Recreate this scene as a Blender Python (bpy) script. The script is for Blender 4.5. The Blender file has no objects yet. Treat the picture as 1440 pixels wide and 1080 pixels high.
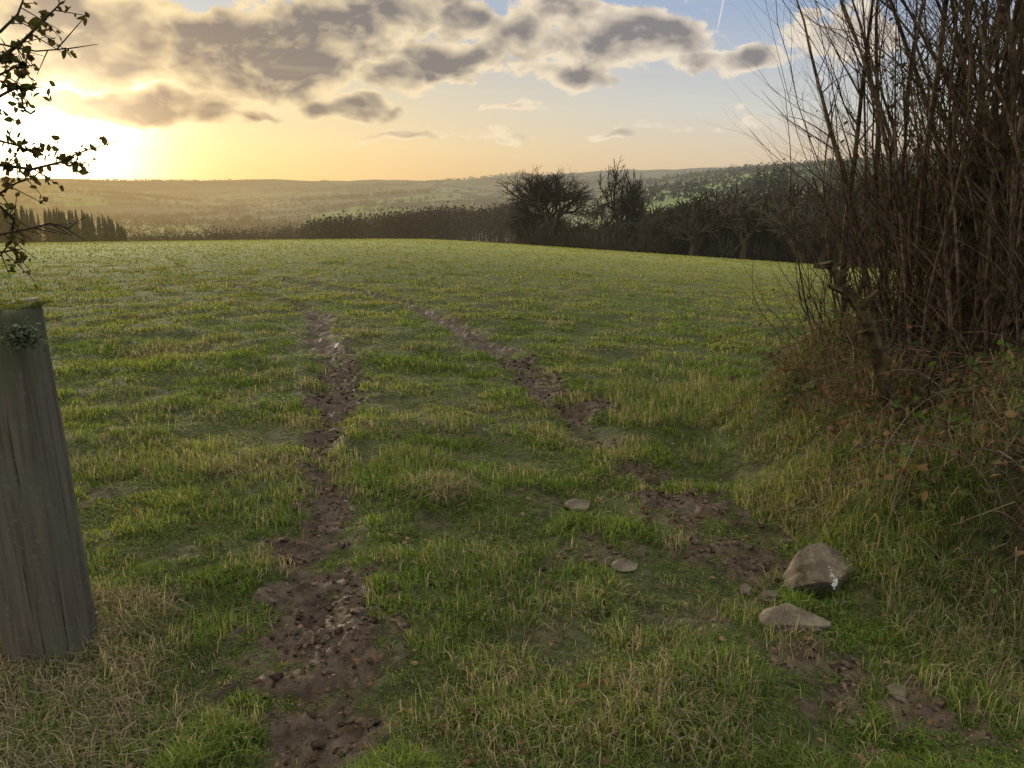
import bpy, math, random, time
import numpy as np
from mathutils import Vector, Matrix
T0=time.time()
rs=np.random.RandomState(7); random.seed(11)
sc=bpy.context.scene
sc.view_settings.view_transform='Standard'; sc.view_settings.look='None'; sc.view_settings.exposure=0
F=1088.0; P=math.radians(14.2); cp,sp=math.cos(P),math.sin(P)
def lin(r,g,b):
    f=lambda c:(c/255/12.92 if c/255<=.04045 else ((c/255+.055)/1.055)**2.4)
    return (f(r),f(g),f(b))
def ss(a,b,x):
    t=np.clip((x-a)/(b-a),0,1); return t*t*(3-2*t)
# ---------- numpy noise
def _h(i,j,s):
    n=(i*374761393+j*668265263+s*2147483647).astype(np.int64)&0xffffffff
    n=((n^(n>>13))*1274126177)&0xffffffff
    n=n^(n>>16)
    return (n&0xffff)/65535.0
def vn(x,y,s=0):
    x=np.asarray(x,float);y=np.asarray(y,float)
    i=np.floor(x).astype(np.int64);j=np.floor(y).astype(np.int64)
    u=x-i;v=y-j;u=u*u*(3-2*u);v=v*v*(3-2*v)
    return (_h(i,j,s)*(1-u)+_h(i+1,j,s)*u)*(1-v)+(_h(i,j+1,s)*(1-u)+_h(i+1,j+1,s)*u)*v
def fbm(x,y,o=4,s=0):
    a=.5;t=0;n=0
    for k in range(o):
        t=t+a*vn(x*2**k+k*17.3,y*2**k-k*9.1,s+k);n+=a;a*=.5
    return t/n
# ---------- terrain
RK=np.log(np.array([100,150,250,400,700,1100,1600,2500,4000,6000,10000.]))
TK=np.array([-1.2,-.6,-.35,-.1,.05,.17,.37,.65,1.2])
TZ=np.array([
[-6,-13,-20,-34,-50,-54,-50,-25,14,10,0],
[-6,-13,-20,-34,-50,-54,-44,0,-6,30,0],
[-6,-13,-20,-34,-50,-54,-36,-30,24,0,0],
[-5,-12,-19,-27,-45,-50,-16,-10,10,64,0],
[-5,-12,-18,-22,-34,-36,-22,18,0,95,0],
[-7,-14,-18,-13,-6,0,6,6,48,130,20],
[-10,-15,-15,-7,9,26,30,18,50,150,20],
[-14,-15,-8,2,18,38,36,25,50,90,20],
[-14,-15,-8,2,18,38,36,25,50,90,20]],float)
def cr(a,b,c,d,t): return b+.5*t*(c-a+t*(2*a-5*b+4*c-d+t*(3*(b-c)+d-a)))
def table(x,y):
    r=np.hypot(x,y); t=np.clip(x/np.maximum(y,1e-3),-1.19,1.19); t=np.where(y<=0,np.sign(x)*1.19,t)
    u=np.interp(np.log(np.maximum(r,100)),RK,np.arange(len(RK))); v=np.interp(t,TK,np.arange(len(TK)))
    i=np.clip(np.floor(u).astype(int),0,len(RK)-2);j=np.clip(np.floor(v).astype(int),0,len(TK)-2)
    fu=u-i;fv=v-j
    g=lambda a,b:TZ[np.clip(a,0,len(TK)-1),np.clip(b,0,len(RK)-1)]
    rows=[cr(g(j+k,i-1),g(j+k,i),g(j+k,i+1),g(j+k,i+2),fu) for k in (-1,0,1,2)]
    return cr(*rows,fv)
def bankm(x,y):
    w=(fbm(x*1.3,y*1.3,2,5)-.5)*.7
    return ss(1.3,2.45,x+w*.6-.18*np.maximum(y-4.6,0))*ss(2.5,3.75,y+w+.5*(x-1.8))*(1-ss(5.6,7.6,y+w))
def Hb(x,y):
    yy=np.clip(y,-30,400); r=np.hypot(x,y)
    yc=np.minimum(yy,260)
    h=-.0343*yc-.000132*yc*np.abs(yc)
    xc=np.clip(x,-220,220); xp=xc+.11*yc
    h=h-(.0405*(np.sqrt(xp*xp+36)-6)+.0275*xp)
    f=ss(125,210,r)
    if np.any(f>0):
        h=h*(1-f)+(table(x,y)+(fbm(x/160,y/160,3,9)-.5)*np.clip(r/120,0,20)*.9+(fbm(x/900,y/900,2,19)-.5)*np.clip((r-500)/20,0,100))*f
    return h
RUTS=[]
def rutd(x,y,R):
    pts,hw=R[0],R[1]
    best=np.full(x.shape,9.0)
    for k in range(len(pts)-1):
        a=pts[k];b=pts[k+1];d=b-a;L=d@d
        t=np.clip(((x-a[0])*d[0]+(y-a[1])*d[1])/L,0,1)
        q=np.hypot(x-a[0]-t*d[0],y-a[1]-t*d[1])/(hw[k]*(1-t)+hw[k+1]*t)
        best=np.minimum(best,q)
    return best
PATCH=[]
def _mud(x,y):
    n=fbm(x*3.5,y*3.5,3,21)-.5; n2=fbm(x*14,y*14,2,33)-.5; n3=fbm(x*1.4,y*1.4,2,35)-.5
    m=np.zeros(x.shape)
    for R in RUTS:
        d=rutd(x,y,R); m=np.maximum(m,R[3]*(1-ss(.40,1.30,d+n*1.9+n2*1.7+n3*.9)))
    for (a,b,ra,rb,s) in PATCH:
        d=np.hypot((x-a)/ra,(y-b)/rb); m=np.maximum(m,s*(1-ss(.3,1.1,d+n*2.2+n2*2.)))
    return m
def sub(fn,x,y,lim=70):
    x=np.asarray(x,float);y=np.asarray(y,float)
    k=(y>1.0)&(y<lim)&(np.abs(x+.35*y)<.45*y+3.2)
    o=np.zeros(x.shape)
    if k.any(): o[k]=fn(x[k],y[k])
    return o
def mud(x,y): return sub(_mud,x,y)
def _fine(x,y):
    h=np.zeros(x.shape)
    wob=(fbm(x*2.5,y*2.5,2,90)-.5)*.8
    for R in RUTS:
        d=rutd(x,y,R)+wob; h=h-R[2]*(1-ss(.2,1.15,d))*(.5+fbm(x*1.5,y*1.5,2,91))+R[2]*.3*np.exp(-((d-1.3)/.3)**2)
    m=_mud(x,y)*(1-ss(8,30,y))
    return h+m*((fbm(x*10,y*10,3,8)-.5)*.10+np.abs(fbm(x*22,y*22,2,12)-.5)*.07)
def H(x,y,fine=True):
    x=np.asarray(x,float);y=np.asarray(y,float)
    h=Hb(x,y)
    r=np.hypot(x,y)
    b=bankm(x,y)
    h=h+b*(.80+.6*(fbm(x*1.7,y*1.7,3,2)-.5))
    if fine:
        k=1-ss(40,110,r)
        h=h+k*((fbm(x*1.9,y*1.9,3,3)-.5)*.12+(fbm(x*.35,y*.35,2,4)-.5)*.07*ss(4,15,r))
        h=h+sub(_fine,x,y)
    return h
CZ=1.6+float(Hb(np.array(0.),np.array(0.)))
def ray(px,py):
    u=540-py; return np.array([px-720, F*cp+u*sp, u*cp-F*sp])
def at_y(px,py,y):
    d=ray(px,py); return np.array([d[0]/d[1]*y,y,CZ+d[2]/d[1]*y])
def gnd(px,py):
    d=ray(px,py);d=d/d[1]
    ys=np.exp(np.linspace(math.log(1.2),math.log(130),1500))
    z=CZ+d[2]*ys-H(d[0]*ys,ys,False)
    k=np.argmax(z<0) if (z<0).any() else len(ys)-1
    return np.array([d[0]*ys[k],ys[k]])
def mk_rut(l,depth,m):
    pts=np.array([gnd(a,b) for a,b,w in l]); hw=np.array([max(.06,w*.5/F*(p[1]*1.0+.4)) for (a,b,w),p in zip(l,pts)])
    return (pts,hw,depth,m)
r1=mk_rut([(440,1078,215),(450,960,195),(466,850,165),(452,750,105),(460,690,58),(450,640,48),(468,600,70),(474,545,74),(456,490,50),(447,445,32)],.035,1)
r2=mk_rut([(800,580,60),(742,528,68),(700,492,62),(648,464,44),(600,438,30),(560,424,22)],.055,1)
r1b=mk_rut([(447,448,24),(415,425,13),(340,403,10),(240,386,8),(130,374,6)],.08,.85)
r2b=mk_rut([(560,424,20),(500,409,14),(420,396,11),(330,384,8),(230,372,6)],.10,.95)
r2c=mk_rut([(800,575,50),(870,650,60),(940,700,70)],.02,.4)
RUTS[:]=[r1,r2,r1b,r2b,r2c]
def pa(px,py,rx,ry,s):
    c=gnd(px,py);d=abs(gnd(px+rx,py)[0]-c[0]);e=abs(gnd(px,py-ry)[1]-c[1]);PATCH.append((c[0],c[1],d,e,s))
for q in [(980,720,110,55,.95),(910,680,50,40,.8),(1070,800,80,50,.9),(1260,1010,140,70,.95),(800,715,60,22,.5),(850,790,80,25,.6),(150,690,35,20,.7),(830,572,55,16,.9),(1000,860,60,40,.5),(560,920,70,60,.6),(880,970,60,30,.4),(640,640,60,15,.35),(380,900,40,60,.5),(560,800,40,60,.5),(1130,940,80,40,.6),(620,730,50,30,.4),(760,880,60,30,.35),(250,800,40,40,.35),(270,980,50,40,.4)]: pa(*q)

# ---------- mesh helpers
def mesh(name,V,T,mat,col=None,attrs=None,smooth=False,parent=None):
    V=np.asarray(V,np.float32);T=np.asarray(T,np.int32);k=T.shape[1]
    me=bpy.data.meshes.new(name)
    me.vertices.add(len(V));me.vertices.foreach_set('co',V.ravel())
    me.loops.add(T.size);me.loops.foreach_set('vertex_index',T.ravel())
    me.polygons.add(len(T));me.polygons.foreach_set('loop_start',np.arange(0,T.size,k,dtype=np.int32))
    me.polygons.foreach_set('loop_total',np.full(len(T),k,np.int32))
    me.polygons.foreach_set('use_smooth',np.full(len(T),smooth))
    if col is not None:
        a=me.attributes.new('Col','FLOAT_COLOR','POINT')
        c=np.ones((len(V),4),np.float32);c[:,:3]=col;a.data.foreach_set('color',c.ravel())
    for n,v in (attrs or {}).items():
        a=me.attributes.new(n,'FLOAT','POINT');a.data.foreach_set('value',np.asarray(v,np.float32))
    me.update(calc_edges=True)
    me.materials.append(mat)
    ob=bpy.data.objects.new(name,me);sc.collection.objects.link(ob)
    if parent: ob.parent=parent
    return ob
def empty(name,loc=(0,0,0)):
    e=bpy.data.objects.new(name,None);sc.collection.objects.link(e);return e
class Acc:
    def __init__(s): s.V=[];s.T=[];s.C=[];s.n=0
    def add(s,V,T,C):
        V=np.asarray(V);C=np.broadcast_to(np.asarray(C,float),(len(V),3))
        s.V.append(V);s.T.append(np.asarray(T)+s.n);s.C.append(C);s.n+=len(V)
    def out(s,name,mat,**k): return mesh(name,np.concatenate(s.V),np.concatenate(s.T),mat,np.concatenate(s.C),**k)
def tubes(S,n=3):
    S=np.asarray(S,float);a=S[:,0:3];b=S[:,3:6];ra=S[:,6];rb=S[:,7]
    d=b-a;d/=np.linalg.norm(d,axis=1)[:,None]+1e-9
    ref=np.where(np.abs(d[:,2:3])>.9,np.array([[1,0,0.]]),np.array([[0,0,1.]]))
    u=np.cross(d,ref);u/=np.linalg.norm(u,axis=1)[:,None]+1e-9;v=np.cross(d,u)
    A=np.linspace(0,2*np.pi,n,endpoint=False)
    ring=u[:,None]*np.cos(A)[None,:,None]+v[:,None]*np.sin(A)[None,:,None]
    V=np.concatenate([a[:,None]+ring*ra[:,None,None],(b+d*rb[:,None]*.3)[:,None]+ring*rb[:,None,None]],1).reshape(-1,3)
    T=[]
    for i in range(n):
        j=(i+1)%n;T+=[[i,j,n+j],[i,n+j,n+i]]
    T=np.array(T)[None]+(np.arange(len(S))*2*n)[:,None,None]
    return V,T.reshape(-1,3)
def blades(Pb,h,w,lean,col):
    n=len(Pb);a=rs.rand(n)*2*np.pi;bd=a+np.pi/2+(rs.rand(n)-.5)*1.2
    s=np.stack([np.cos(a),np.sin(a),np.zeros(n)],1)*w[:,None]*.5
    b=np.stack([np.cos(bd),np.sin(bd),np.zeros(n)],1);up=np.array([[0,0,1.]])
    mid=Pb+up*(h*.6*(1-.15*lean))[:,None]+b*(h*lean*.3)[:,None]
    tip=Pb+up*(h*(1-.55*lean**1.5))[:,None]+b*(h*lean*.95)[:,None]
    V=np.stack([Pb-s,Pb+s,mid-s*.8,mid+s*.8,tip],1).reshape(-1,3)
    T=(np.array([[0,1,3],[0,3,2],[2,3,4]])[None]+(np.arange(n)*5)[:,None,None]).reshape(-1,3)
    C=np.repeat(col,5,0)
    return V,T,C
def leaves(Pc,size,col,flat=0.):
    n=len(Pc);d=rs.randn(n,3);d[:,2]*=(1-flat);d/=np.linalg.norm(d,axis=1)[:,None]
    e=rs.randn(n,3);e[:,2]*=(1-flat)
    e-=d*(e*d).sum(1)[:,None];e/=np.linalg.norm(e,axis=1)[:,None];k=np.cross(d,e)
    s=size[:,None]
    V=np.stack([Pc-d*s*.5,Pc-d*s*.1+e*s*.33+k*s*.1,Pc+d*s*.28+e*s*.22+k*s*.07,Pc+d*s*.55,Pc+d*s*.28-e*s*.22+k*s*.07,Pc-d*s*.1-e*s*.33+k*s*.1],1).reshape(-1,3)
    T=(np.array([[0,1,2],[0,2,3],[0,3,4],[0,4,5]])[None]+(np.arange(n)*6)[:,None,None]).reshape(-1,3)
    return V,T,np.repeat(col,6,0)

# ---------- materials
class NT:
    def __init__(s,nt): s.nt=nt
    def n(s,t,**k):
        x=s.nt.nodes.new(t)
        for a,b in k.items(): setattr(x,a,b)
        return x
    def put(s,sock,v):
        if v is None: return
        if hasattr(v,'is_output'): s.nt.links.new(v,sock)
        else:
            if sock.type=='RGBA' and hasattr(v,'__len__') and len(v)==3: v=(*v,1)
            sock.default_value=v
    def m(s,op,a,b=None,c=None,clamp=False):
        x=s.n('ShaderNodeMath',operation=op,use_clamp=clamp)
        s.put(x.inputs[0],a);s.put(x.inputs[1],b);s.put(x.inputs[2],c);return x.outputs[0]
    def vm(s,op,a,b=None,c=None):
        x=s.n('ShaderNodeVectorMath',operation=op);s.put(x.inputs[0],a);s.put(x.inputs[1],b)
        if c is not None: s.put(x.inputs[2],c)
        return x.outputs['Value'] if op in('LENGTH','DOT_PRODUCT') else x.outputs[0]
    def mix(s,f,a,b,bt='MIX'):
        x=s.n('ShaderNodeMix',data_type='RGBA',blend_type=bt);s.put(x.inputs[0],f);s.put(x.inputs[6],a);s.put(x.inputs[7],b);return x.outputs[2]
    def sm(s,v,a,b,c=0.,d=1.):
        x=s.n('ShaderNodeMapRange',interpolation_type='SMOOTHSTEP');s.put(x.inputs[0],v)
        for i,q in zip((1,2,3,4),(a,b,c,d)): s.put(x.inputs[i],q)
        return x.outputs[0]
    def noise(s,vec,scale,detail=4,rough=.55,dist=0):
        x=s.n('ShaderNodeTexNoise');s.put(x.inputs['Vector'],vec);x.inputs['Scale'].default_value=scale
        x.inputs['Detail'].default_value=detail;x.inputs['Roughness'].default_value=rough;x.inputs['Distortion'].default_value=dist
        return x.outputs[0]
def newmat(name):
    m=bpy.data.materials.new(name);m.use_nodes=True;m.node_tree.nodes.clear();N=NT(m.node_tree)
    return m,N
HAZE_W=lin(214,180,118);HAZE_C=lin(162,156,138)  # painted haze colours: warm on the sun side, grey away from it
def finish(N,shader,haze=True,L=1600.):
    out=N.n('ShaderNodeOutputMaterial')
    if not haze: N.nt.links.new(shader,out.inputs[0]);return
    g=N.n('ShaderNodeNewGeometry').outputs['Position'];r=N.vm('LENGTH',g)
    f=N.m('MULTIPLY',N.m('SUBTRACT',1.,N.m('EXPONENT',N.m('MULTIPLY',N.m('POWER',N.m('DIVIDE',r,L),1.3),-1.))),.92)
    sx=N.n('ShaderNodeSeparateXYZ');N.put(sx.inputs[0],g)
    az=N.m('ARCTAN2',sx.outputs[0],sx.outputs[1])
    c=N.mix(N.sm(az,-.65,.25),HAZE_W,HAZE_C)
    e=N.n('ShaderNodeEmission');N.put(e.inputs[0],c);e.inputs[1].default_value=.85  # aerial haze painted on surfaces as glow, growing with distance from origin
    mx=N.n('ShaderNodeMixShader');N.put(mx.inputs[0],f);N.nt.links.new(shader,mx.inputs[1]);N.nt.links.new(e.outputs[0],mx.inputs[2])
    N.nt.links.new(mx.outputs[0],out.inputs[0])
def foliage_mat(name,trans=.4,haze=False,nscale=None):
    m,N=newmat(name);c=N.n('ShaderNodeAttribute',attribute_name='Col').outputs['Color']
    if nscale:
        g=N.n('ShaderNodeNewGeometry').outputs['Position'];nz=N.noise(g,nscale,2)
        c=N.mix(1.,c,N.mix(N.sm(nz,.3,.7),(.5,.5,.5),(1.5,1.45,1.4)),'MULTIPLY')
    d=N.n('ShaderNodeBsdfDiffuse');N.put(d.inputs[0],c);s=d.outputs[0]
    if trans>0:
        t=N.n('ShaderNodeBsdfTranslucent');N.put(t.inputs[0],N.mix(1.,c,(1.5,1.4,.8),'MULTIPLY'))
        mx=N.n('ShaderNodeMixShader');mx.inputs[0].default_value=trans
        N.nt.links.new(s,mx.inputs[1]);N.nt.links.new(t.outputs[0],mx.inputs[2]);s=mx.outputs[0]
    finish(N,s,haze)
    m.cycles.emission_sampling='NONE'
    return m
M_grass=foliage_mat('grass_blades',.42)
M_straw=foliage_mat('dry_grass',.35)
M_leaf=foliage_mat('leaves',.25)
M_bark=foliage_mat('bark',0,False,25.)
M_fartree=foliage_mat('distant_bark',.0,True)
# ground material
M_ground,N=newmat('ground');M_ground.cycles.emission_sampling='NONE'
pos=N.n('ShaderNodeNewGeometry').outputs['Position'];R=N.vm('LENGTH',pos)
mudv=N.n('ShaderNodeAttribute',attribute_name='mud').outputs['Fac']
fld=N.n('ShaderNodeAttribute',attribute_name='field').outputs['Fac']
n2=N.noise(pos,14,4,.65);n3=N.noise(pos,60,3,.7);n4=N.noise(pos,.09,3)
gc=N.mix(N.sm(n2,.35,.65),(.03,.034,.013),(.07,.075,.03))
gc=N.mix(N.sm(n3,.5,.75,0,.6),gc,(.10,.085,.048))
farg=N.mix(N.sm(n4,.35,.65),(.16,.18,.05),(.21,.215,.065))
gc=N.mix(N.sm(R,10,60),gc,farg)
mc=N.mix(N.sm(n2,.3,.7),(.04,.029,.019),(.105,.079,.055))
mc=N.mix(N.sm(n3,.55,.75,0,.5),mc,(.15,.12,.085))
gc=N.mix(mudv,gc,mc)
vo=N.n('ShaderNodeTexVoronoi',feature='F1');sc_=N.vm('MULTIPLY',pos,(.0052,.0026,0.));N.put(vo.inputs['Vector'],sc_);vo.inputs['Scale'].default_value=1.
ve=N.n('ShaderNodeTexVoronoi',feature='DISTANCE_TO_EDGE');N.put(ve.inputs['Vector'],sc_);ve.inputs['Scale'].default_value=1.
sx=N.n('ShaderNodeSeparateColor');N.put(sx.inputs[0],vo.outputs['Color'])
pc=N.mix(N.sm(sx.outputs[0],.3,.5),(.13,.20,.055),(.16,.155,.07));pc=N.mix(N.sm(sx.outputs[1],.55,.65),pc,(.05,.047,.028))
pc=N.mix(fld,pc,(.19,.26,.08))
pc=N.mix(N.sm(ve.outputs[0],.02,.05,1,0),pc,(.03,.028,.018))
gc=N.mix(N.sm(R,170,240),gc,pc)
b=N.n('ShaderNodeBsdfPrincipled');N.put(b.inputs['Base Color'],gc)
wet=N.m('MULTIPLY',mudv,N.sm(N.noise(pos,5,2),.50,.62))
N.put(b.inputs['Roughness'],N.m('SUBTRACT',.95,N.m('MULTIPLY',wet,.36)));b.inputs['Specular IOR Level'].default_value=.15
bp=N.n('ShaderNodeBump');bp.inputs['Strength'].default_value=.9;bp.inputs['Distance'].default_value=.02
N.put(bp.inputs['Height'],N.m('ADD',n2,N.m('MULTIPLY',n3,.6)));N.nt.links.new(bp.outputs[0],b.inputs['Normal'])
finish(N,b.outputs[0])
# ---------- ground sheet
def axis(lo,hi,step,g,lim_lo,lim_hi):
    c=list(np.arange(lo,hi,step));s=step;v=c[-1]
    while v<lim_hi: s*=g;v+=s;c.append(v)
    s=step;v=c[0]
    while v>lim_lo: s*=g;v-=s;c.insert(0,v)
    return np.array(c)
X=axis(-1.9,2.2,.02,1.034,-11000,11000);Y=axis(1.4,4.6,.02,1.022,1.0,11000);Y=np.concatenate([[-600,-200,-60,-20,-8,-3,-1,0,.5],Y])
gx,gy=np.meshgrid(X,Y);fx,fy=gx.ravel(),gy.ravel()
gz=np.empty(fx.shape);gm=np.zeros(fx.shape)
near=np.hypot(fx,fy)<115
gz[near]=H(fx[near],fy[near]);gz[~near]=H(fx[~near],fy[~near],False);gm[near]=mud(fx[near],fy[near])
nx,ny=len(X),len(Y)
i,j=np.meshgrid(np.arange(nx-1),np.arange(ny-1));k=(j*nx+i).ravel()
T=np.stack([k,k+1,k+nx+1,k+nx],1)
tt=fx/np.maximum(fy,1);rr=np.hypot(fx,fy)
fm=ss(-.54,-.52,tt)*(1-ss(-.40,-.38,tt))*ss(1000,1040,rr)*(1-ss(1270,1300,rr))
fm=np.maximum(fm,ss(.17,.2,tt)*(1-ss(.31,.34,tt))*ss(640,700,rr)*(1-ss(1020,1080,rr)))
fm=np.where(fy>100,fm,0)
mesh('ground',np.stack([fx,fy,gz],1),T,M_ground,None,{'mud':gm,'field':fm},True)
print('ground',len(fx),time.time()-T0)
# ---------- grass
def gcol(n,x,y):
    a=(fbm(x*.8,y*.8,3,40)*.6+.4*fbm(x*.12,y*.12,2,47))[:,None];r=rs.rand(n,1)
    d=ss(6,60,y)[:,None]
    g1=np.array([[.125,.185,.040]]);g2=np.array([[.235,.265,.062]]);g3=np.array([[.08,.125,.033]])
    a=ss(.38,.64,a)
    c=g1*(1-a)+g2*a
    c=np.where(r<.30*(1-d*.5),g3,c)
    st=np.array([[.30,.255,.155]]);p=.06+.26*ss(.50,.72,fbm(x*1.7,y*1.7,2,44))[:,None]
    c=np.where(rs.rand(n,1)<p,st,c)
    pt=fbm(x*.10,y*.05,2,49)[:,None]
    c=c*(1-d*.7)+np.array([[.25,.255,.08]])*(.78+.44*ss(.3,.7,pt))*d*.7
    return c*(.65+.6*rs.rand(n,1))
Ng=640000
uu=rs.rand(Ng);e=-.3;y0,y1=1.35,116.
yy=(y0**e+uu*(y1**e-y0**e))**(1/e)
xx=(rs.rand(Ng)*2-1)*(.74*yy+.7)
m=mud(xx,yy);bk=bankm(xx,yy)
th=fbm(xx*5,yy*5,2,50)
keep=(rs.rand(Ng)>m*1.05)&(rs.rand(Ng)<.25+1.5*ss(.25,.75,th)+.4*ss(5,15,yy))&(rs.rand(Ng)>ss(.3,.8,bk)*.85)
keep&=~((np.abs(xx+1.69)<.15)&(np.abs(yy-2.5)<.14))
xx,yy,m,bk=xx[keep],yy[keep],m[keep],bk[keep];n=len(xx)
tuft=fbm(xx*3.2,yy*3.2,3,60);big=fbm(xx*.9,yy*.9,2,61)
h=(.014+.070*ss(.44,.8,tuft)+.015*big)*(.6+.8*rs.rand(n))*(1+bk*.8)*(1-.55*m)*(1+yy/120)
w=.0042*np.maximum(1,yy/2.6)**.85*(.7+.6*rs.rand(n))
gz_=H(xx,yy)-.004
V,T,C=blades(np.stack([xx,yy,gz_],1),h,w,.4+.8*rs.rand(n),gcol(n,xx,yy))
mesh('grass',V,T,M_grass,C)
print('grass',n,time.time()-T0)
# tussocks of longer grass
A=Acc()
TP=[]
def tussock(cx,cy,R,n,hh,straw,droop=.6):
    a=rs.rand(n)*6.283;q=np.sqrt(rs.rand(n))*R;q=q*(.6+.8*vn(a*1.3+cx*9,a*0+cy*7,3))
    TP.append((cx+q*np.cos(a),cy+q*np.sin(a),hh*(.45+.75*rs.rand(n)),np.full(n,straw),np.full(n,droop)))
for px,py,R_,n_,hh,st in [(575,655,.30,1100,.14,.15),(625,700,.20,900,.14,.65),(660,800,.25,900,.12,.25),(590,690,.2,500,.12,.3),(960,1010,.22,900,.10,.6),(1010,970,.2,500,.09,.4),(985,980,.2,500,.12,.3),(700,840,.3,600,.08,.2),(150,660,.3,900,.12,.2),(210,495,.5,400,.12,.6),(370,660,.3,500,.06,.5),(990,585,.5,900,.16,.2),(910,560,.5,800,.15,.25),(900,595,.3,400,.12,.5),(1000,550,.4,500,.15,.4),(165,870,.20,1000,.12,.7),(120,900,.22,1100,.11,.7),(210,900,.15,300,.09,.6),(40,1010,.30,2200,.13,.75),(110,1040,.22,1100,.10,.7),(200,1060,.2,600,.08,.5),(10,950,.2,800,.14,.8),(270,660,.3,600,.10,.25),(590,600,.4,300,.08,.3),(1290,760,.3,900,.16,.3),(1240,790,.2,500,.12,.3),(1100,700,.25,700,.14,.4),(1350,900,.3,1100,.15,.5),(1400,980,.25,700,.12,.4),(1300,860,.25,700,.13,.5),(1170,700,.25,600,.15,.6),(740,1000,.2,400,.07,.25),(640,920,.2,500,.07,.2),(960,520,.8,500,.12,.3),(1080,480,1.,500,.14,.3)]:
    c=gnd(px,py);tussock(c[0],c[1],R_,n_,hh,st,.95 if st>.5 else .65)
for q in range(520):
    y=math.exp(random.uniform(math.log(2.),math.log(30)));x=random.uniform(-.7,.7)*y
    if mud(np.array([x]),np.array([y]))[0]<.25: tussock(x,y,.05+.012*y+random.random()*.1,120,.055+.05*random.random(),random.choice([.1,.25,.6]))
x,y,h,st,dp=[np.concatenate([t[k] for t in TP]) for k in range(5)];n=len(x)
c=gcol(n,x,y);s=np.array([[.32,.265,.165]])*(.4+.8*rs.rand(n,1));c=np.where((rs.rand(n)<st)[:,None],s,c)
A.add(*blades(np.stack([x,y,H(x,y)],1),h,.0036*np.maximum(1,(y/3)**.8)*(.7+.6*rs.rand(n)),np.clip(dp+.35*rs.randn(n),.1,1.3),c))
A.out('grass_tussocks',M_straw)
# ---------- bank vegetation
A=Acc();n=95000
x=rs.uniform(1.2,7,n);y=rs.uniform(1.9,7.8,n);b=bankm(x,y);kp=(b>.12)&(rs.rand(n)<.25+b);x,y,b=x[kp],y[kp],b[kp];n=len(x)
pn=fbm(x*1.8,y*1.8,3,70)[:,None];ps=ss(.2,.95,b)[:,None]
dead=rs.rand(n,1)<np.clip(.22+.72*ps+(pn-.5)*1.8,0,.93)
c=np.where(dead,np.array([[.22,.18,.12]]),np.array([[.12,.16,.04]]));c=np.where((rs.rand(n,1)<.45)&dead,np.array([[.095,.072,.05]]),c)*(.5+.9*rs.rand(n,1))
A.add(*blades(np.stack([x,y,H(x,y)],1),(.08+.28*rs.rand(n)*ss(.2,.9,b))*(.45+1.*ss(.3,.7,pn[:,0])),.0045*(.7+.6*rs.rand(n)),np.clip(1.02+.33*rs.randn(n),.2,1.38),c))
n=15000;x=rs.uniform(1.5,6,n);y=rs.uniform(2.3,7,n);b=bankm(x,y);kp=(b>.35)&(rs.rand(n)<b);x,y=x[kp],y[kp];n=len(x)
lc=np.array([[.12,.075,.045],[.09,.07,.045],[.16,.12,.075],[.06,.09,.028],[.07,.10,.03]])[rs.randint(0,5,n)]
V,T,C=leaves(np.stack([x,y,H(x,y)+.02+.18*rs.rand(n)**1.3],1),.022+.032*rs.rand(n),lc,.2);A.add(V,T,C)
A.out('bank_vegetation',M_straw)
# brambles
segs=[];lp=[]
for q in range(1700):
    x0=random.uniform(1.5,5.2);y0=random.uniform(2.8,6.6)
    if bankm(np.array([x0]),np.array([y0]))[0]<.45: continue
    p=np.array([x0,y0,float(H(np.array([x0]),np.array([y0]))[0])]);a=random.uniform(0,6.28);L=random.uniform(.2,.75)
    d=np.array([math.cos(a)*.6,math.sin(a)*.6,1.]);d/=np.linalg.norm(d);ns=9;g_=random.uniform(.14,.34);rr0=random.choice([.0015,.002,.003,.004])
    for s in range(ns):
        p2=p+d*L/ns*1.4;segs.append((*p,*p2,rr0*(1-s/ns*.6),rr0*(1-(s+1)/ns*.6)))
        if random.random()<.7: lp.append(p2+np.array([random.gauss(0,.03) for _ in range(3)]))
        p=p2;d=d+np.array([math.cos(a)*.12,math.sin(a)*.12,-g_])+np.array([random.gauss(0,.13) for _ in range(3)]);d/=np.linalg.norm(d)
A=Acc();V,T=tubes(segs,4);A.add(V,T,np.repeat(np.array([[.15,.115,.085]])*(.4+.9*rs.rand(len(segs),1)),8,0))
lp=np.array(lp);lp=lp[rs.rand(len(lp))<.42];cc=np.array([[.05,.08,.022],[.09,.05,.032],[.13,.095,.055],[.06,.10,.03]])[rs.randint(0,4,len(lp))]
V,T,C=leaves(lp,.025+.03*rs.rand(len(lp)),cc);A.add(V,T,C)
A.out('bramble',M_leaf)
# ---------- hazel hedge
segs=[]
def stem(p,d,L,r,ns,jit,twig,grav=.0):
    p=np.array(p,float);d=np.array(d,float);d/=np.linalg.norm(d)
    for s in range(ns):
        t0,t1=s/ns,(s+1)/ns
        p2=p+d*L/ns;segs.append((*p,*p2,r*(1-t0*.8),r*(1-t1*.8)))
        if twig>0 and s>=1:
            for _ in range(2):
                if random.random()<.5+.16*twig:
                    a=random.uniform(0,6.28);dd=d*.9+np.array([math.cos(a),math.sin(a),random.uniform(-.1,.35)])*random.uniform(.4,1.1)
                    stem(p+(p2-p)*random.random(),dd,min(1.2,L*random.uniform(.12,.36)*(1.25-t0*.6)),min(.006,r*(1-t0*.8)*.42),5,jit*1.5,twig-1,.03)
        p=p2;d=d+np.array([random.gauss(0,jit) for _ in range(3)])+np.array([0,0,grav]);d/=np.linalg.norm(d)
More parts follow.
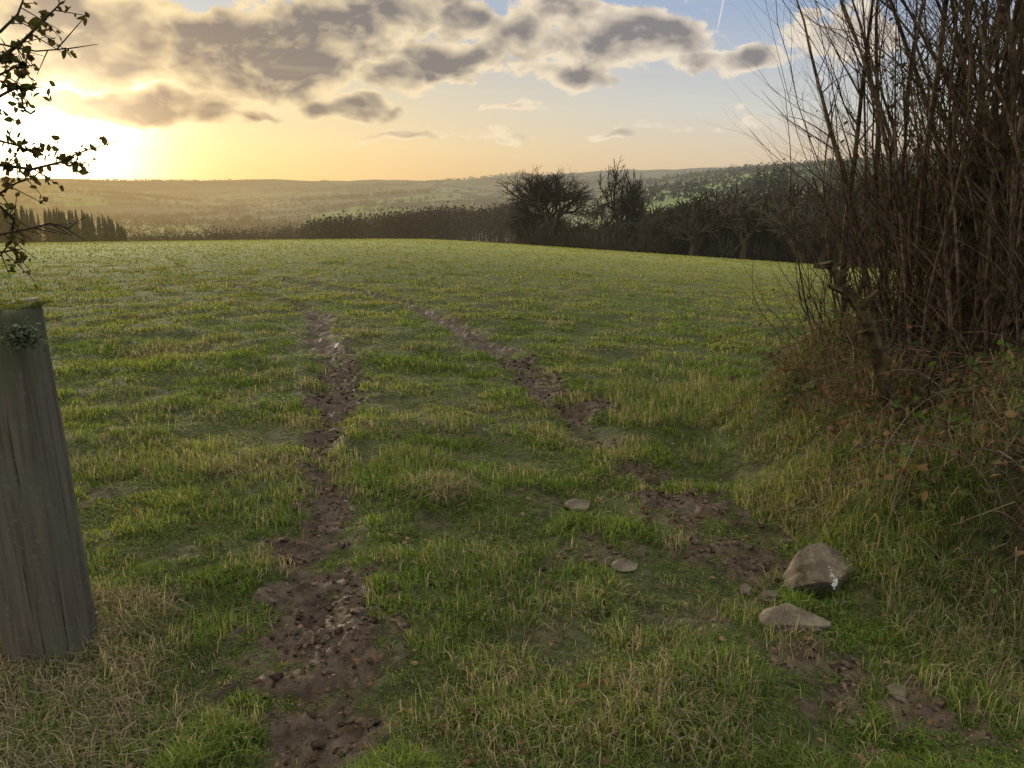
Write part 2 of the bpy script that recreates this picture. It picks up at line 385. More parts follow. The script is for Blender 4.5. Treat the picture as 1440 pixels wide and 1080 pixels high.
for q in range(270):
    u=random.random()**.9;x0=2.6+2.4*u+random.gauss(0,.10);y0=random.uniform(3.8,6.6)
    if q<18: x0=random.uniform(2.4,2.8);y0=random.uniform(4.2,5.2)
    z0=float(H(np.array([x0]),np.array([y0]))[0])-.05
    lean=random.gauss(-.07+.05*(x0-2.6),.13)
    stem((x0,y0,z0),(lean,random.gauss(0,.15),1),random.uniform(2.2,4.2),random.choice([.006,.009,.012,.018,.028]),12,.085,2 if q%3 else 1,.025)
for q in range(12):
    x0=random.uniform(2.4,2.8);y0=random.uniform(4.2,5.6);z0=float(H(np.array([x0]),np.array([y0]))[0])-.05
    stem((x0,y0,z0),(random.uniform(-.42,-.2),random.gauss(0,.2),1),random.uniform(1.8,2.8),random.choice([.005,.007]),11,.09,2,.03)
for q in range(220):
    x0=random.uniform(2.2,4.2);y0=random.uniform(3.7,6.2);z0=float(H(np.array([x0]),np.array([y0]))[0])
    stem((x0,y0,z0),(random.uniform(-.6,.3),random.gauss(0,.3),1),random.uniform(.5,1.6),.005,8,.16,1)
S=np.array(segs);A=Acc();big=S[:,6]>.005
for msk,nn in((big,6),(~big,3)):
    V,T=tubes(S[msk],nn);c=np.array([.088,.068,.047])*(.45+.9*rs.rand(msk.sum(),1));A.add(V,T,np.repeat(c,2*nn,0))
A.out('hazel_hedge',M_bark)
print('hazel segs',len(S),time.time()-T0)
n=30000;k_=S[rs.randint(0,len(S),n)];lp=k_[:,0:3]+rs.randn(n,3)*.05
keep=(rs.rand(n)<np.clip(1.3-(lp[:,2]-.4)/2.4,.14,1)*(.25+1.2*ss(.4,.6,fbm(lp[:,0]*2,lp[:,2]*1.2,2,77))))&(lp[:,0]>2.5+.6*rs.rand(n));lp=lp[keep]
cc=np.array([[.035,.055,.02],[.045,.065,.022],[.09,.06,.035],[.05,.06,.028]])[rs.randint(0,4,len(lp))]
V,T,C=leaves(lp,.025+.03*rs.rand(len(lp)),cc);mesh('ivy',V,T,M_leaf,C)
# dead mossy limb
segs=[];pl=[(1168,372,12),(1180,392,13),(1192,412,17),(1210,432,19),(1224,462,20),(1236,505,22),(1250,560,24)]
pts=[at_y(a,b,4.2) for a,b,w in pl]
for k in range(len(pts)-1): segs.append((*pts[k],*pts[k+1],pl[k][2]/F*2.1,pl[k+1][2]/F*2.1))
def spur(a,b,r): segs.append((*at_y(*a,4.2),*at_y(*b,4.15),r,r*.4))
spur((1192,412),(1166,402),.02);spur((1168,372),(1146,374),.02);spur((1210,432),(1234,408),.02);spur((1224,462),(1201,468),.02);spur((1180,392),(1196,372),.018)
A=Acc();V,T=tubes(segs,8);V=V+ (rs.rand(*V.shape)-.5)*.018;A.add(V,T,(.075,.062,.035))
n=700;k_=np.array(segs)[rs.randint(0,6,n)];q=rs.rand(n,1);pp=k_[:,0:3]*(1-q)+k_[:,3:6]*q+rs.randn(n,3)*.018
V,T,C=leaves(pp,np.full(n,.018),np.tile([[.06,.065,.025]],(n,1)));A.add(V,T,C);A.out('dead_branch',M_bark)
# ---------- hawthorn on the left
segs=[]
def poly(pl,y,r0,r1):
    pts=[at_y(a,b,y+ (i*.03)) for i,(a,b) in enumerate(pl)];n=len(pts)-1
    for k in range(n): segs.append((*pts[k],*pts[k+1],r0+(r1-r0)*k/n,r0+(r1-r0)*(k+1)/n))
    return pts
tb=np.array([-2.75,3.2,float(H(np.array([-2.75]),np.array([3.2]))[0])-.05]);hp=tb
for a,b_ in [((-2.8,3.2,.7),.06),((-2.7,3.15,1.4),.05),((-2.75,3.1,2.2),.04),((-2.65,3.1,3.),.03)]:
    segs.append((*hp,*a,b_+.012,b_));hp=np.array(a)
B=[([(-150,180),(-60,120),(0,82),(30,60),(60,30),(88,2)],.011,1),([(-150,230),(-60,160),(0,135),(25,122),(48,128)],.009,1),([(-150,200),(-60,215),(0,232),(45,238),(85,228),(112,214)],.010,1),([(-150,320),(-60,300),(0,272),(22,258),(40,250)],.008,.6),([(-150,330),(-60,345),(0,355),(30,350)],.009,1),([(-100,345),(0,330),(40,322),(70,314),(100,322)],.005,0),([(-100,20),(0,45),(25,20),(40,-20)],.007,.3),([(-60,60),(0,62),(50,72),(100,68)],.004,0),([(-60,215),(0,198),(25,205),(45,215)],.006,1),([(-60,120),(0,105),(20,95),(45,92)],.006,.6),([(-40,300),(0,290),(20,310),(15,340),(0,360)],.006,.3)]
lp=[]
for l,r,lf in B:
    pts=poly(l,2.7+random.random()*.4,r,.0022);segs.append((-2.72,3.1,1.0+random.random()*1.6,*pts[0],r*1.6,r))
    for k in range(1,len(pts)-1):
        for _ in range(4):
            d=np.array([random.gauss(.04,.045),random.gauss(0,.05),random.gauss(.0,.045)]);o=pts[k]+(pts[k+1]-pts[k])*random.random()
            segs.append((*o,*(o+d),.0025,.001))
            for _2 in range(int(7*lf)): lp.append(o+d*random.random()*1.1+np.array([random.gauss(0,.010) for _ in range(3)]))
A=Acc();V,T=tubes(segs,6);A.add(V,T,(.05,.04,.03))
lp=np.array(lp);cc=np.array([[.05,.05,.018],[.085,.06,.025],[.06,.065,.02]])[rs.randint(0,3,len(lp))]
V,T,C=leaves(lp,.018+.02*rs.rand(len(lp)),cc);A.add(V,T,C);A.out('hawthorn_tree',M_leaf)
# ---------- gate post
mp,N=newmat('weathered_wood');pos=N.n('ShaderNodeTexCoord').outputs['Object']
g1=N.noise(N.vm('MULTIPLY',pos,(34,34,1.6)),1,5,.65,.6);g2=N.noise(N.vm('MULTIPLY',pos,(5,5,2.6)),1.6,5);g3=N.noise(N.vm('MULTIPLY',pos,(80,80,1.3)),1,3,.7)
c=N.mix(N.sm(g1,.3,.7),(.072,.060,.045),(.145,.122,.092));c=N.mix(N.sm(g2,.40,.66,0,.7),c,(.10,.10,.062));c=N.mix(N.sm(g3,.62,.68,0,.85),c,(.02,.016,.012))
c=N.mix(N.sm(N.noise(pos,38,4,.7),.56,.68,0,.45),c,(.17,.175,.13))
s_=N.n('ShaderNodeSeparateXYZ');N.put(s_.inputs[0],pos);c=N.mix(N.m('MULTIPLY',N.sm(s_.outputs[2],.9,1.24),N.sm(g2,.35,.6,0,.6)),c,(.07,.08,.03))
b=N.n('ShaderNodeBsdfPrincipled');N.put(b.inputs['Base Color'],c);b.inputs['Roughness'].default_value=.9;b.inputs['Specular IOR Level'].default_value=.2
bp=N.n('ShaderNodeBump');bp.inputs['Strength'].default_value=.6;bp.inputs['Distance'].default_value=.006;N.put(bp.inputs['Height'],N.m('SUBTRACT',g1,N.m('MULTIPLY',N.sm(g3,.58,.66),.8)));N.nt.links.new(bp.outputs[0],b.inputs['Normal']);finish(N,b.outputs[0],False)
post=empty('gate_post')
nA,nZ=96,90;PX,PY=-1.685,2.52
zb=float(H(np.array([PX]),np.array([PY]))[0])-.1;hp_=CZ-.375-zb
V=[];
for iz in range(nZ+1):
    z=iz/nZ*hp_
    for ia in range(nA):
        a=ia/nA*2*math.pi;ca,sa=math.cos(a),math.sin(a)
        rq=(abs(ca)**5+abs(sa)**5)**(-1/5)*.120
        rq*=1+.02*math.sin(3*a+z*2)+.02*(vn(a*4,z*2.5,3)-.5)+.05*(fbm(np.array(a*14.),np.array(z*.8),2,6)-.5)*.5
        rq+=.010*(1-z/hp_)
        if iz==nZ: rq-=.006
        V.append((ca*rq,sa*rq,z+(iz/nZ)**12*(.008*math.sin(a*2)+.008*(vn(math.cos(a)*2+5,math.sin(a)*2+5,9)-.5)+.008*ca)))
V=np.array(V,dtype=float);T=[]
for iz in range(nZ):
    for ia in range(nA):
        q=iz*nA+ia;r_=iz*nA+(ia+1)%nA;T+=[[q,r_,r_+nA],[q,r_+nA,q+nA]]
base=nZ*nA;V=list(V)
prev=base
for kk,f_ in enumerate((.7,.35)):
    st=len(V)
    for ia in range(nA):
        v=V[base+ia];V.append((v[0]*f_,v[1]*f_,hp_+.012*(vn(v[0]*30*f_,v[1]*30,4)-.3)))
    for ia in range(nA): q=prev+ia;r_=prev+(ia+1)%nA;T+=[[q,r_,st+(ia+1)%nA],[q,st+(ia+1)%nA,st+ia]]
    prev=st
V.append((0,0,hp_));
for ia in range(nA): T.append([prev+ia,prev+(ia+1)%nA,len(V)-1])
o=mesh('post_timber',np.array(V),np.array(T),mp,None,None,True,post);o.location=(PX,PY,zb);o.rotation_euler=(0,math.radians(-.6),math.radians(8))
n=3400;x=rs.uniform(-.115,.115,n);y=rs.uniform(-.115,.115,n);kp=fbm(x*16,y*16,2,80)>.38;x,y=x[kp],y[kp];n=len(x)
V,T,C=blades(np.stack([PX+x,PY+y,np.full(n,zb+hp_-.002)],1),.006+.012*rs.rand(n),np.full(n,.004),rs.rand(n),np.array([[.13,.14,.035]])*(.6+.8*rs.rand(n,1)))
mesh('moss',V,T,M_grass,C,parent=post)
n=420;c0=at_y(30,474,PY-.145);pp=c0+rs.randn(n,3)*np.array([.030,.010,.020])
V,T,C=leaves(pp,.010+.008*rs.rand(n),np.array([[.13,.16,.10]])*(.4+.8*rs.rand(n,1)));mesh('ivy_sprig',V,T,M_leaf,C,parent=post)
# ---------- stones
ms,N=newmat('stone');pos=N.n('ShaderNodeTexCoord').outputs['Object'];a_=N.noise(pos,9,5,.6);b_=N.noise(pos,45,4,.7)
c=N.mix(N.sm(a_,.35,.65),(.095,.078,.054),(.19,.16,.115));c=N.mix(N.sm(b_,.45,.7,0,.6),c,(.05,.042,.028))
b=N.n('ShaderNodeBsdfPrincipled');N.put(b.inputs['Base Color'],c);b.inputs['Roughness'].default_value=.92;b.inputs['Specular IOR Level'].default_value=.15
bp=N.n('ShaderNodeBump');bp.inputs['Strength'].default_value=.8;bp.inputs['Distance'].default_value=.012;N.put(bp.inputs['Height'],N.m('ADD',a_,b_));N.nt.links.new(bp.outputs[0],b.inputs['Normal']);finish(N,b.outputs[0],False)
import bmesh
def stone(px,py,sx_,sy_,sz_,sink=.3,seed=0,rot=0,tilt=0):
    g=gnd(px,py);rr_=np.random.RandomState(seed)
    bm=bmesh.new();bmesh.ops.create_icosphere(bm,subdivisions=5,radius=1)
    pl=[(rr_.randn(3),rr_.uniform(.5,.75)) for _ in range(8)]+[(np.array([.1,-.2,1.]),.55)]
    for v in bm.verts:
        p=np.array(v.co)
        for nn_,dd in pl:
            nn_=nn_/np.linalg.norm(nn_);q=p@nn_-dd
            if q>0:p=p-nn_*q*.95
        v.co=p*1.3
    for v in bm.verts:
        p=np.array(v.co);p=p*(1+.16*(fbm(np.array(p[0]*4+seed),np.array(p[1]*4+p[2]*3),4,seed)-.5));v.co=p*np.array([sx_,sy_,sz_])
    me=bpy.data.meshes.new('stone');bm.to_mesh(me);bm.free()
    for f in me.polygons:f.use_smooth=True
    me.materials.append(ms);o=bpy.data.objects.new('stone',me);sc.collection.objects.link(o)
    o.location=(g[0],g[1],float(H(np.array([g[0]]),np.array([g[1]]))[0])+sz_*(1-2*sink)+.01);o.rotation_euler=(tilt,rot*.2,rot);return o
s1=stone(1146,818,.145,.11,.12,.24,6,.2,.2)
stone(1116,890,.115,.08,.04,.30,5,.2,.1);stone(815,714,.07,.055,.018,.45,8,.1,.05);stone(880,804,.06,.04,.014,.5,9,.4,.05)
stone(1050,832,.025,.03,.025,.4,14);stone(1083,845,.05,.04,.03,.4,15,.6);stone(1262,985,.03,.03,.018,.4,17);stone(1205,1012,.04,.03,.012,.45,18,.4)
mw,N=newmat('white_lichen');b=N.n('ShaderNodeBsdfDiffuse');N.put(b.inputs[0],N.mix(N.sm(N.noise(N.n('ShaderNodeTexCoord').outputs['Object'],60),.3,.7),(.65,.65,.62),(.85,.85,.83)));finish(N,b.outputs[0],False)
bpy.context.view_layer.update()
pts=[];cl=s1.location
for q in range(60):
    o_=Vector((cl[0]+.03+random.gauss(0,.006),cl[1]-.4,cl[2]+.03+random.gauss(0,.011)));mi=s1.matrix_world.inverted()
    hit,lo,nr,_=s1.ray_cast(mi@o_,(mi.to_3x3()@Vector((0,1,0))).normalized())
    if hit: pts.append(np.array(s1.matrix_world@lo)+np.array([0,-.003,0]))
if pts:
    V=[];T=[]
    for p in pts:
        b0=len(V);V+=[p+np.array([math.cos(a)*.005,random.random()*.001,math.sin(a)*.005]) for a in np.linspace(0,6.283,6)[:-1]];T+=[[b0,b0+1,b0+2],[b0,b0+2,b0+3],[b0,b0+3,b0+4]]
    o=mesh('lichen_spot',np.array(V),np.array(T),mw);o.parent=s1;o.matrix_parent_inverse=s1.matrix_world.inverted()
# mud clods
n=36000;x=rs.uniform(-2,2.6,n);y=rs.uniform(1.5,9,n);kp=mud(x,y)>.3+.4*rs.rand(n);x,y=x[kp],y[kp];n=len(x)
bm=bmesh.new();bmesh.ops.create_icosphere(bm,subdivisions=1,radius=1);iv=np.array([v.co[:] for v in bm.verts]);it=np.array([[v.index for v in f.verts] for f in bm.faces]);bm.free()
z=H(x,y);s=.003+.016*rs.rand(n)**2.6
V=(iv[None]*(.6+.7*rs.rand(n,len(iv),1))*s[:,None,None]*np.stack([.8+.7*rs.rand(n),.8+.7*rs.rand(n),.5+.4*rs.rand(n)],1)[:,None])+np.stack([x,y,z+s*.1],1)[:,None]
T=(it[None]+(np.arange(n)*len(iv))[:,None,None]).reshape(-1,3);C=np.repeat(np.array([[.088,.067,.047]])*(.4+1.0*rs.rand(n,1)),len(iv),0)
mesh('mud_clods',V.reshape(-1,3),T,foliage_mat('mud_clod',0,False,60.),C)
# fallen leaves
n=1800;y=np.exp(rs.uniform(math.log(1.6),math.log(11),n));x=rs.uniform(-.7,.7,n)*y
z=H(x,y)+.012+.02*rs.rand(n);V,T,C=leaves(np.stack([x,y,z],1),.012+.022*rs.rand(n),np.array([[.16,.09,.045],[.11,.07,.04],[.22,.15,.09],[.08,.055,.035]])[rs.randint(0,4,n)],.75);mesh('fallen_leaves',V,T,M_leaf,C)
# ---------- trees
def tree(hgt,spread,depth,seed,rmin=.01,trunk=.22,crook=.10,lat=.42,r0=.035,side=.55,br=2,upb=.03,cap=1.6):
    rg=random.Random(seed);S=[]
    def g(p,d,L,r,k):
        ns=3
        for s in range(ns):
            p2=p+d*L/ns;S.append((*p,*p2,r*(1-.3*s/ns),r*(1-.3*(s+1)/ns)))
            if s<ns-1 and 0<k<depth and rg.random()<side: kid(p2,d,L,r,k+1,1.25)
            p=p2;d=d+np.array([rg.gauss(0,crook) for _ in range(3)])+np.array([0,0,upb]);d=d/np.linalg.norm(d)
        if k<depth:
            for _ in range(br+(1 if k<2 else 0)): kid(p,d,L,r,k+1,1.)
    def kid(p,d,L,r,k,f):
        v=np.array([rg.gauss(0,1) for _ in range(3)]);v-=d*(v@d);v/=np.linalg.norm(v)
        dd=d+v*lat*f*rg.uniform(.6,1.6);dd/=np.linalg.norm(dd)
        g(p,dd,L*rg.uniform(.74,.92),r*.64,k)
    g(np.zeros(3),np.array([rg.gauss(0,.05),rg.gauss(0,.05),1.]),trunk,r0,0)
    S=np.array(S);top=np.quantile(S[:,5],.995);cxm=np.median(S[:,3]);wid=np.quantile(np.abs(S[:,3]-cxm),.975)
    lo=S[:,5]<-.02*top;S=S[~lo]
    f=hgt/top;fw=min(cap*f,spread/2/wid)
    S[:,[0,1,3,4]]*=fw;S[:,[2,5]]*=f;S[:,6:]*=f
    S[:,6:]=np.maximum(S[:,6:],rmin);return S
bcol=np.array([[.075,.062,.046]])
def put(A,S,x,y,z,rot=0,sc_=1,col=bcol,n=3):
    S=S.copy();c,s=math.cos(rot),math.sin(rot)
    for a in(0,3):
        X_,Y_=S[:,a]*c-S[:,a+1]*s,S[:,a]*s+S[:,a+1]*c;S[:,a]=X_*sc_+x;S[:,a+1]=Y_*sc_+y;S[:,a+2]=S[:,a+2]*sc_+z
    S[:,6:]*=sc_;V,T=tubes(S,n);A.add(V,T,col)
def Hs(x,y): return float(H(np.array([x]),np.array([y]),False)[0])
def place(px,y): return (px-720)/(F*cp+265*sp)*y
y=122;x=place(776,y);z=Hs(x,y);S=tree(CZ+.020*y-z+.3,13.,7,4,rmin=.015,trunk=.17,crook=.13,lat=.55,side=.52,r0=.045);A=Acc();put(A,S,x,y,z-.2,n=3,col=bcol*.6);A.out('bare_tree',M_fartree);print('t1',len(S))
y=140;x=place(874,y);z=Hs(x,y);S=tree(CZ+.028*y-z,11.5,6,31,rmin=.02,trunk=.46,crook=.26,lat=.95,r0=.075,side=.62,upb=.02,cap=3.);A=Acc();put(A,S,x,y,z-.2,n=3,col=bcol*.55);A.out('oak_tree',M_fartree);print('t2',len(S))
vars_=[tree(8,7.5,4,100+k,rmin=.022,trunk=.16,crook=.16,lat=.6,side=.95) for k in range(7)]
print('var',len(vars_[0]),time.time()-T0)
A=Acc()
for q in range(250):
    px=random.uniform(735,1420);y=116+random.random()*55 if px>960 else random.uniform(122,175)
    if px<900: y+=8
    x=place(px,y);yy_=y-abs(x)*.12;z=Hs(x,yy_)
    top=np.interp(px,[730,830,900,960,1050,1130,1200,1400],[303,306,304,290,282,278,266,245])+random.gauss(0,11)
    zt=CZ-(top-265)/(F*.95)*yy_;hh=max(3.5,zt-z)
    if px<900 : hh=min(hh,6)
    put(A,vars_[q%7],x,yy_,z-.3,random.random()*6.28,hh/8,bcol*random.uniform(.5,1.25)*np.array([[1,random.uniform(.9,1.1),.9]]))
A.out('tree_belt',M_fartree)
A=Acc()
n=1300;px=rs.uniform(730,1440,n);y=118+rs.rand(n)*45;x=(px-720)/1120*y;y=y-np.abs(x)*.12
z=H(x,y,False);hh=rs.uniform(1.2,4.2,n);k=14;wd=1.2
q=rs.randn(n,k,3)*np.array([wd,wd,0]);lo=rs.rand(n,k)*.5;hi=lo+.2+.5*rs.rand(n,k)
a=np.stack([x[:,None]+q[...,0]*.5,y[:,None]+q[...,1]*.5,z[:,None]+hh[:,None]*lo],-1)
b=np.stack([x[:,None]+q[...,0],y[:,None]+q[...,1],z[:,None]+hh[:,None]*np.minimum(hi,1.05)],-1)
S=np.concatenate([a,b,np.full((n,k,2),.04)*np.array([1.,.5])],-1).reshape(-1,8)
V,T=tubes(S,3);c=np.repeat(np.array([[.055,.048,.03]])*(.4+1.3*rs.rand(n,1)),k,0);A.add(V,T,np.repeat(c,6,0))
A.out('hedgerow',M_fartree)
def wood(A,x,y,h,cw,col,k=70,lf=.055):
    n=len(x);z=H(x,y,False)
    d=rs.randn(n,k,3);d/=np.linalg.norm(d,axis=2)[...,None]
    q=rs.rand(n,k,1)**.45*(.75+.5*rs.rand(n,k,1))
    ctr=np.stack([x,y,z+h*.58],1)[:,None];sc3=np.stack([cw*.5,cw*.5,h*.42],1)[:,None]
    tc=np.array(col)[None]*(.5+.95*rs.rand(n,1))
    b=ctr+d*sc3*q;a=ctr+d*sc3*q*.6-np.array([0,0,.5])
    S=np.concatenate([a,b,np.full((n,k,2),.07)*np.array([1.,.4])],-1).reshape(-1,8)
    V,T=tubes(S,3);A.add(V,T,np.repeat(np.repeat(tc,k,0),6,0))
    V,T,C=leaves(b.reshape(-1,3),np.repeat(h*lf,k)*(.6+.8*rs.rand(n*k)),np.repeat(tc,k,0)*(.75+.5*rs.rand(n*k,1)));A.add(V,T,C)
    S=np.stack([x,y,z-.5,x,y,z+h*.6,np.full(n,.25),np.full(n,.12)],1);V,T=tubes(S,4);A.add(V,T,np.array(col)*.8)
A=Acc();n=900;px=rs.uniform(140,760,n);y=rs.uniform(285,470,n);kp=(px>430)|(y>370);px,y=px[kp],y[kp];x=(px-720)/1120*y
tgt=np.interp(px,[140,200,300,400,500,600,720,760],[325,318,312,306,297,288,284,284])+rs.randn(len(px))*3.
h=np.clip(CZ-(tgt-265)/1033*y-H(x,y,False),4,18);wood(A,x,y,h,h*.8,(.055,.047,.032))
n=260;px=rs.uniform(1110,1440,n);y=rs.uniform(230,420,n);x=(px-720)/1120*y;wood(A,x,y,rs.uniform(7,11,n),rs.uniform(7,10,n),(.10,.078,.054))
n=210;px=rs.uniform(880,1200,n);y=rs.uniform(210,330,n);x=(px-720)/1120*y;wood(A,x,y,rs.uniform(3,6,n),rs.uniform(5,8,n),(.065,.056,.037))
A.out('woodland',M_fartree)
A=Acc();n=230;px=rs.uniform(-150,172,n);y=rs.uniform(275,350,n);x=(px-720)/1120*y;z=H(x,y,False)
tgt=np.interp(px,[-150,20,100,150,172],[286,288,293,303,318])+rs.randn(n)*2.5
h=np.clip(CZ-(tgt-265)/1033*y-z,5,26)
for q in range(n):
    k=130;t=rs.rand(k)**.8;a=rs.rand(k)*6.283;rad=(1-t)*h[q]*.17+.15
    b=np.stack([x[q]+np.cos(a)*rad,y[q]+np.sin(a)*rad,z[q]+h[q]*(t*.93)-.35],1);c_=np.stack([np.full(k,x[q]),np.full(k,y[q]),z[q]+h[q]*(t*.95)+.5],1)
    V,T=tubes(np.concatenate([c_,b,np.full((k,1),.28),np.full((k,1),.08)],1),3);A.add(V,T,np.array([.05,.055,.03])*random.uniform(.7,1.3))
    V,T=tubes([(x[q],y[q],z[q],x[q],y[q],z[q]+h[q],.25,.05)],4);A.add(V,T,(.05,.04,.03))
A.out('conifer_plantation',M_fartree)
for px,wd,top in((1068,20,238),(1088,24,238),(1100,16,243)):
    y=330.;x=place(px,y);z=Hs(x,y);hh=CZ-(top-265)/1033*y-z
    n=900;d=rs.randn(n,3);d/=np.linalg.norm(d,axis=1)[:,None];d*=rs.rand(n,1)**.4
    pp=np.array([x,y,z+hh*.6])+d*np.array([wd/1033*y*.5,wd/1033*y*.5,hh*.42])*(.6+.8*vn(d[:,0:1]*3+px,d[:,2:3]*3))
    V,T,C=leaves(pp,np.full(n,.75),np.array([[.035,.038,.022]])*(.6+.8*rs.rand(n,1)));A=Acc();A.add(V,T,C)
    V,T=tubes([(x,y,z-.5,x,y,z+hh*.8,.3,.1)],5);A.add(V,T,(.05,.04,.03));A.out('ivy_clad_tree',M_fartree)
# far hedgerows and copses
XX=[];YY=[]
for q in range(190):
    r=math.exp(random.uniform(math.log(520),math.log(4600)));t=random.uniform(-.85,.5)
    x0=t*r*.95;y0=r*.95;L=random.uniform(.1,.35)*r;a=random.gauss(0,.35) if random.random()<.7 else random.uniform(0,3.14)
    n_=int(L/ (5+r*.004));s=np.linspace(-.5,.5,n_)*L;XX.append(x0+s*math.cos(a)+rs.randn(n_)*3);YY.append(y0+s*math.sin(a)+rs.randn(n_)*3)
for q in range(40):
    r=math.exp(random.uniform(math.log(1300),math.log(4300)));t=random.uniform(-.85,.4);n_=120;XX.append(t*r+rs.randn(n_)*r*.05);YY.append(r+rs.randn(n_)*r*.03)
XX=np.concatenate(XX);YY=np.concatenate(YY);r=np.hypot(XX,YY);n=len(XX);print('far trees',n)
n_l=22;z=H(XX,YY,False);hh=rs.uniform(3,9,n)
d=rs.randn(n,n_l,3)*np.array([.45,.45,.3]);pp=(np.stack([XX,YY,z+hh*.45],1)[:,None]+d*hh[:,None,None]).reshape(-1,3)
V,T,C=leaves(pp,np.repeat(hh*.4,n_l),np.repeat(np.array([[.04,.038,.024]])*(.6+.7*rs.rand(n,1)),n_l,0));mesh('distant_hedgerows',V,T,M_fartree,C)
# ---------- camera
cam=bpy.data.cameras.new('camera');co=bpy.data.objects.new('camera',cam);sc.collection.objects.link(co)
cam.sensor_width=36;cam.lens=36*F/1440;cam.clip_end=30000;cam.clip_start=.05
co.location=(0,0,CZ);co.rotation_euler=(math.pi/2-P,0,0);sc.camera=co
# ---------- light
AZ=math.radians(-30.1);EL=math.radians(5.5)
sd=Vector((math.sin(AZ)*math.cos(EL),math.cos(AZ)*math.cos(EL),math.sin(EL)))
li=bpy.data.lights.new('sun','SUN');li.energy=3.2;li.angle=math.radians(4);li.color=(1,.86,.64)
lo=bpy.data.objects.new('sun',li);sc.collection.objects.link(lo);lo.rotation_euler=(-sd).to_track_quat('-Z','Y').to_euler()
# ---------- sky
w=bpy.data.worlds.new('World');sc.world=w;w.use_nodes=True;w.node_tree.nodes.clear();N=NT(w.node_tree)
w.cycles.sampling_method='MANUAL';w.cycles.sample_map_resolution=512
dr=N.vm('NORMALIZE',N.n('ShaderNodeTexCoord').outputs['Generated'])
s=N.n('ShaderNodeSeparateXYZ');N.put(s.inputs[0],dr)
az=N.m('ARCTAN2',s.outputs[0],s.outputs[1]);el=N.m('ARCSINE',s.outputs[2])
def AE(px,py):
    d=ray(px,py);return math.atan2(d[0],d[1]),math.atan2(d[2],math.hypot(d[0],d[1]))
def ramp(v,stops):
    r=N.n('ShaderNodeValToRGB');e=r.color_ramp.elements
    while len(e)<len(stops): e.new(.5)
    for q,(p_,c_) in zip(e,stops): q.position=p_;q.color=(*c_,1)
    N.put(r.inputs[0],v);return r.outputs[0]
ev=N.m('MULTIPLY',el,1/.5)
cr_=ramp(ev,[(0,lin(206,184,160)),(.08,lin(216,198,174)),(.18,lin(206,206,202)),(.40,lin(158,176,204)),(1.,lin(150,172,210))])
cl_=ramp(ev,[(0,lin(232,194,134)),(.10,lin(240,212,158)),(.22,lin(222,206,176)),(.40,lin(178,186,196)),(1.,lin(160,178,208))])
sky=N.mix(N.sm(az,-.35,.40),cl_,cr_)
sdir=Vector((math.sin(math.radians(-30.5))*math.cos(.062),math.cos(math.radians(-30.5))*math.cos(.062),math.sin(.062)))
ang=N.m('ARCCOSINE',N.m('MINIMUM',N.vm('DOT_PRODUCT',dr,tuple(sdir)),.999999))
g1=N.m('EXPONENT',N.m('MULTIPLY',N.m('POWER',N.m('DIVIDE',ang,.088),2.),-1.))
g2=N.m('EXPONENT',N.m('DIVIDE',ang,-.15))
glow=N.mix(1.,N.mix(g1,(0,0,0),(2.6,2.35,1.8)),N.mix(g2,(0,0,0),(.46,.39,.19)),'ADD')
sky=N.mix(1.,sky,glow,'ADD')
cv=N.n('ShaderNodeCombineXYZ');N.put(cv.inputs[0],az);N.put(cv.inputs[1],el);cv=cv.outputs[0]
cs=N.vm('MULTIPLY',cv,(1,1.6,1))
nz=N.noise(cs,17,6,.60,.25)
nzo=N.noise(N.vm('ADD',cs,(-.007,-.015,0)),17,3,.5,.25)
wn=N.n('ShaderNodeTexNoise');N.put(wn.inputs['Vector'],cs);wn.inputs['Scale'].default_value=18;wn.inputs['Detail'].default_value=2
wv=N.vm('MULTIPLY_ADD',N.vm('SUBTRACT',wn.outputs['Color'],(.5,.5,.5)),(.10,.042,0),cv)
D=None
for px,py,rx,ry,wt in [(95,50,180,84,1.7),(60,140,50,10,.5),(370,80,155,76,1.7),(470,38,115,62,1.5),(225,150,160,30,1.6),(545,100,75,30,1.3),(490,150,85,20,1.2),(620,82,95,34,1.2),(565,15,110,38,1.2),(650,30,85,36,1.1),(725,45,85,58,1.0),(880,50,125,48,1.2),(1040,85,100,24,1.),(800,100,85,24,.9),(720,146,44,9,.5),(330,157,65,12,1.),(600,190,70,8,.35),(690,193,60,8,.35),(885,187,60,6,.25),(1180,60,80,50,.7),(790,20,70,34,.9),(1060,165,50,8,.3)]:
    a0,e0=AE(px,py);a1=AE(px+10,py)[0];e1=AE(px,py-10)[1];ra=rx*(a1-a0)/10;re=ry*(e1-e0)/10
    q=N.vm('MULTIPLY_ADD',wv,(1/ra,1/re,0),(-a0/ra,-e0/re,0))
    v=N.m('MULTIPLY_ADD',N.vm('DOT_PRODUCT',q,q),-wt,wt);D=v if D is None else N.m('MAXIMUM',D,v)
D=N.m('MAXIMUM',D,-1.1)
hi=N.m('MULTIPLY',N.sm(el,.23,.32),N.m('MULTIPLY_ADD',N.noise(dr,3.5,3),4.,-1.9))
D=N.m('ADD',D,N.m('MULTIPLY',N.sm(el,.22,.30),1.1));D=N.m('ADD',D,hi)
den=N.m('ADD',N.m('MULTIPLY_ADD',D,.55,.10),N.m('MULTIPLY',N.m('SUBTRACT',nz,.5),2.2))
al=N.sm(den,.0,.28);core=N.sm(den,.12,.85)
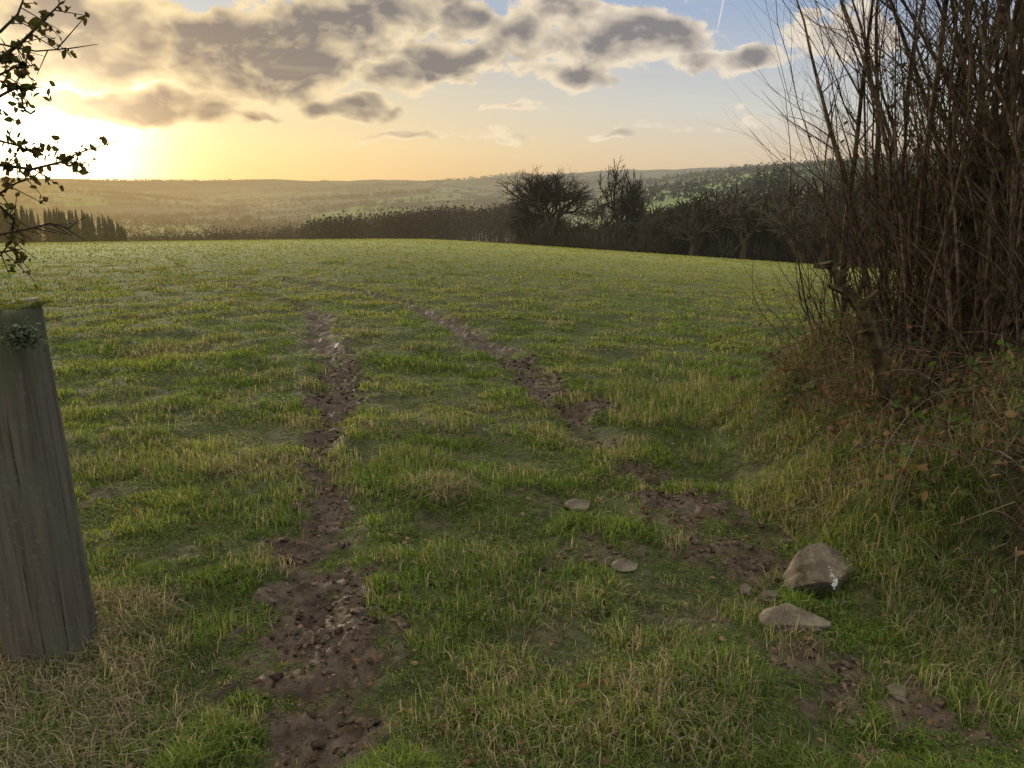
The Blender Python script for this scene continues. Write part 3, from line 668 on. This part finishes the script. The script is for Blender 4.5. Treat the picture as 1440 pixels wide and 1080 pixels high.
lit=N.m('MULTIPLY',N.m('SUBTRACT',nz,nzo),3.0)
edge=N.mix(N.sm(az,-.45,.35),lin(248,222,172),lin(236,222,204));dark=N.mix(N.sm(az,-.45,.5),lin(124,114,110),lin(138,133,134))
shade=N.m('SUBTRACT',core,lit,clamp=True)
cc=N.mix(shade,edge,dark);cc=N.mix(1.,cc,N.mix(g1,(0,0,0),(.8,.65,.4)),'ADD')
sky=N.mix(N.m('MULTIPLY',al,.98),sky,cc)
ci=N.noise(N.vm('MULTIPLY',cv,(3.,26.,1)),1.6,4,.6)
sky=N.mix(N.m('MULTIPLY',N.sm(ci,.5,.75),.18),sky,N.mix(N.sm(az,-.4,.4),lin(250,226,178),lin(230,210,188)))
a0,e0=AE(1008,46);a1,e1=AE(1017,2);L=math.hypot(a1-a0,e1-e0);ux,uy=(a1-a0)/L,(e1-e0)/L
rel=N.vm('SUBTRACT',cv,(a0,e0,0));al_=N.vm('DOT_PRODUCT',rel,(ux,uy,0));pe=N.m('ABSOLUTE',N.vm('DOT_PRODUCT',rel,(uy,-ux,0)))
ct=N.m('MULTIPLY',N.sm(pe,.0003,.0013,1,0),N.m('MULTIPLY',N.sm(al_,0,.012),N.sm(al_,L,L+.02,1,0)))
sky=N.mix(N.m('MULTIPLY',ct,.6),sky,lin(240,236,230))
sn=N.n('ShaderNodeTexSky',sky_type='NISHITA');sn.sun_disc=False;sn.sun_elevation=EL;sn.sun_rotation=AZ
sky=N.mix(1.,sky,N.mix(N.sm(el,.28,.9),(1,1,1),(2.7,2.7,2.55)),'MULTIPLY')
b1=N.n('ShaderNodeBackground');N.put(b1.inputs[0],sky);b1.inputs[1].default_value=.97
b2=N.n('ShaderNodeBackground');N.put(b2.inputs[0],sn.outputs[0]);b2.inputs[1].default_value=.008
ad=N.n('ShaderNodeAddShader');N.nt.links.new(b1.outputs[0],ad.inputs[0]);N.nt.links.new(b2.outputs[0],ad.inputs[1])
out=N.n('ShaderNodeOutputWorld');N.nt.links.new(ad.outputs[0],out.inputs[0])
print('done',time.time()-T0)
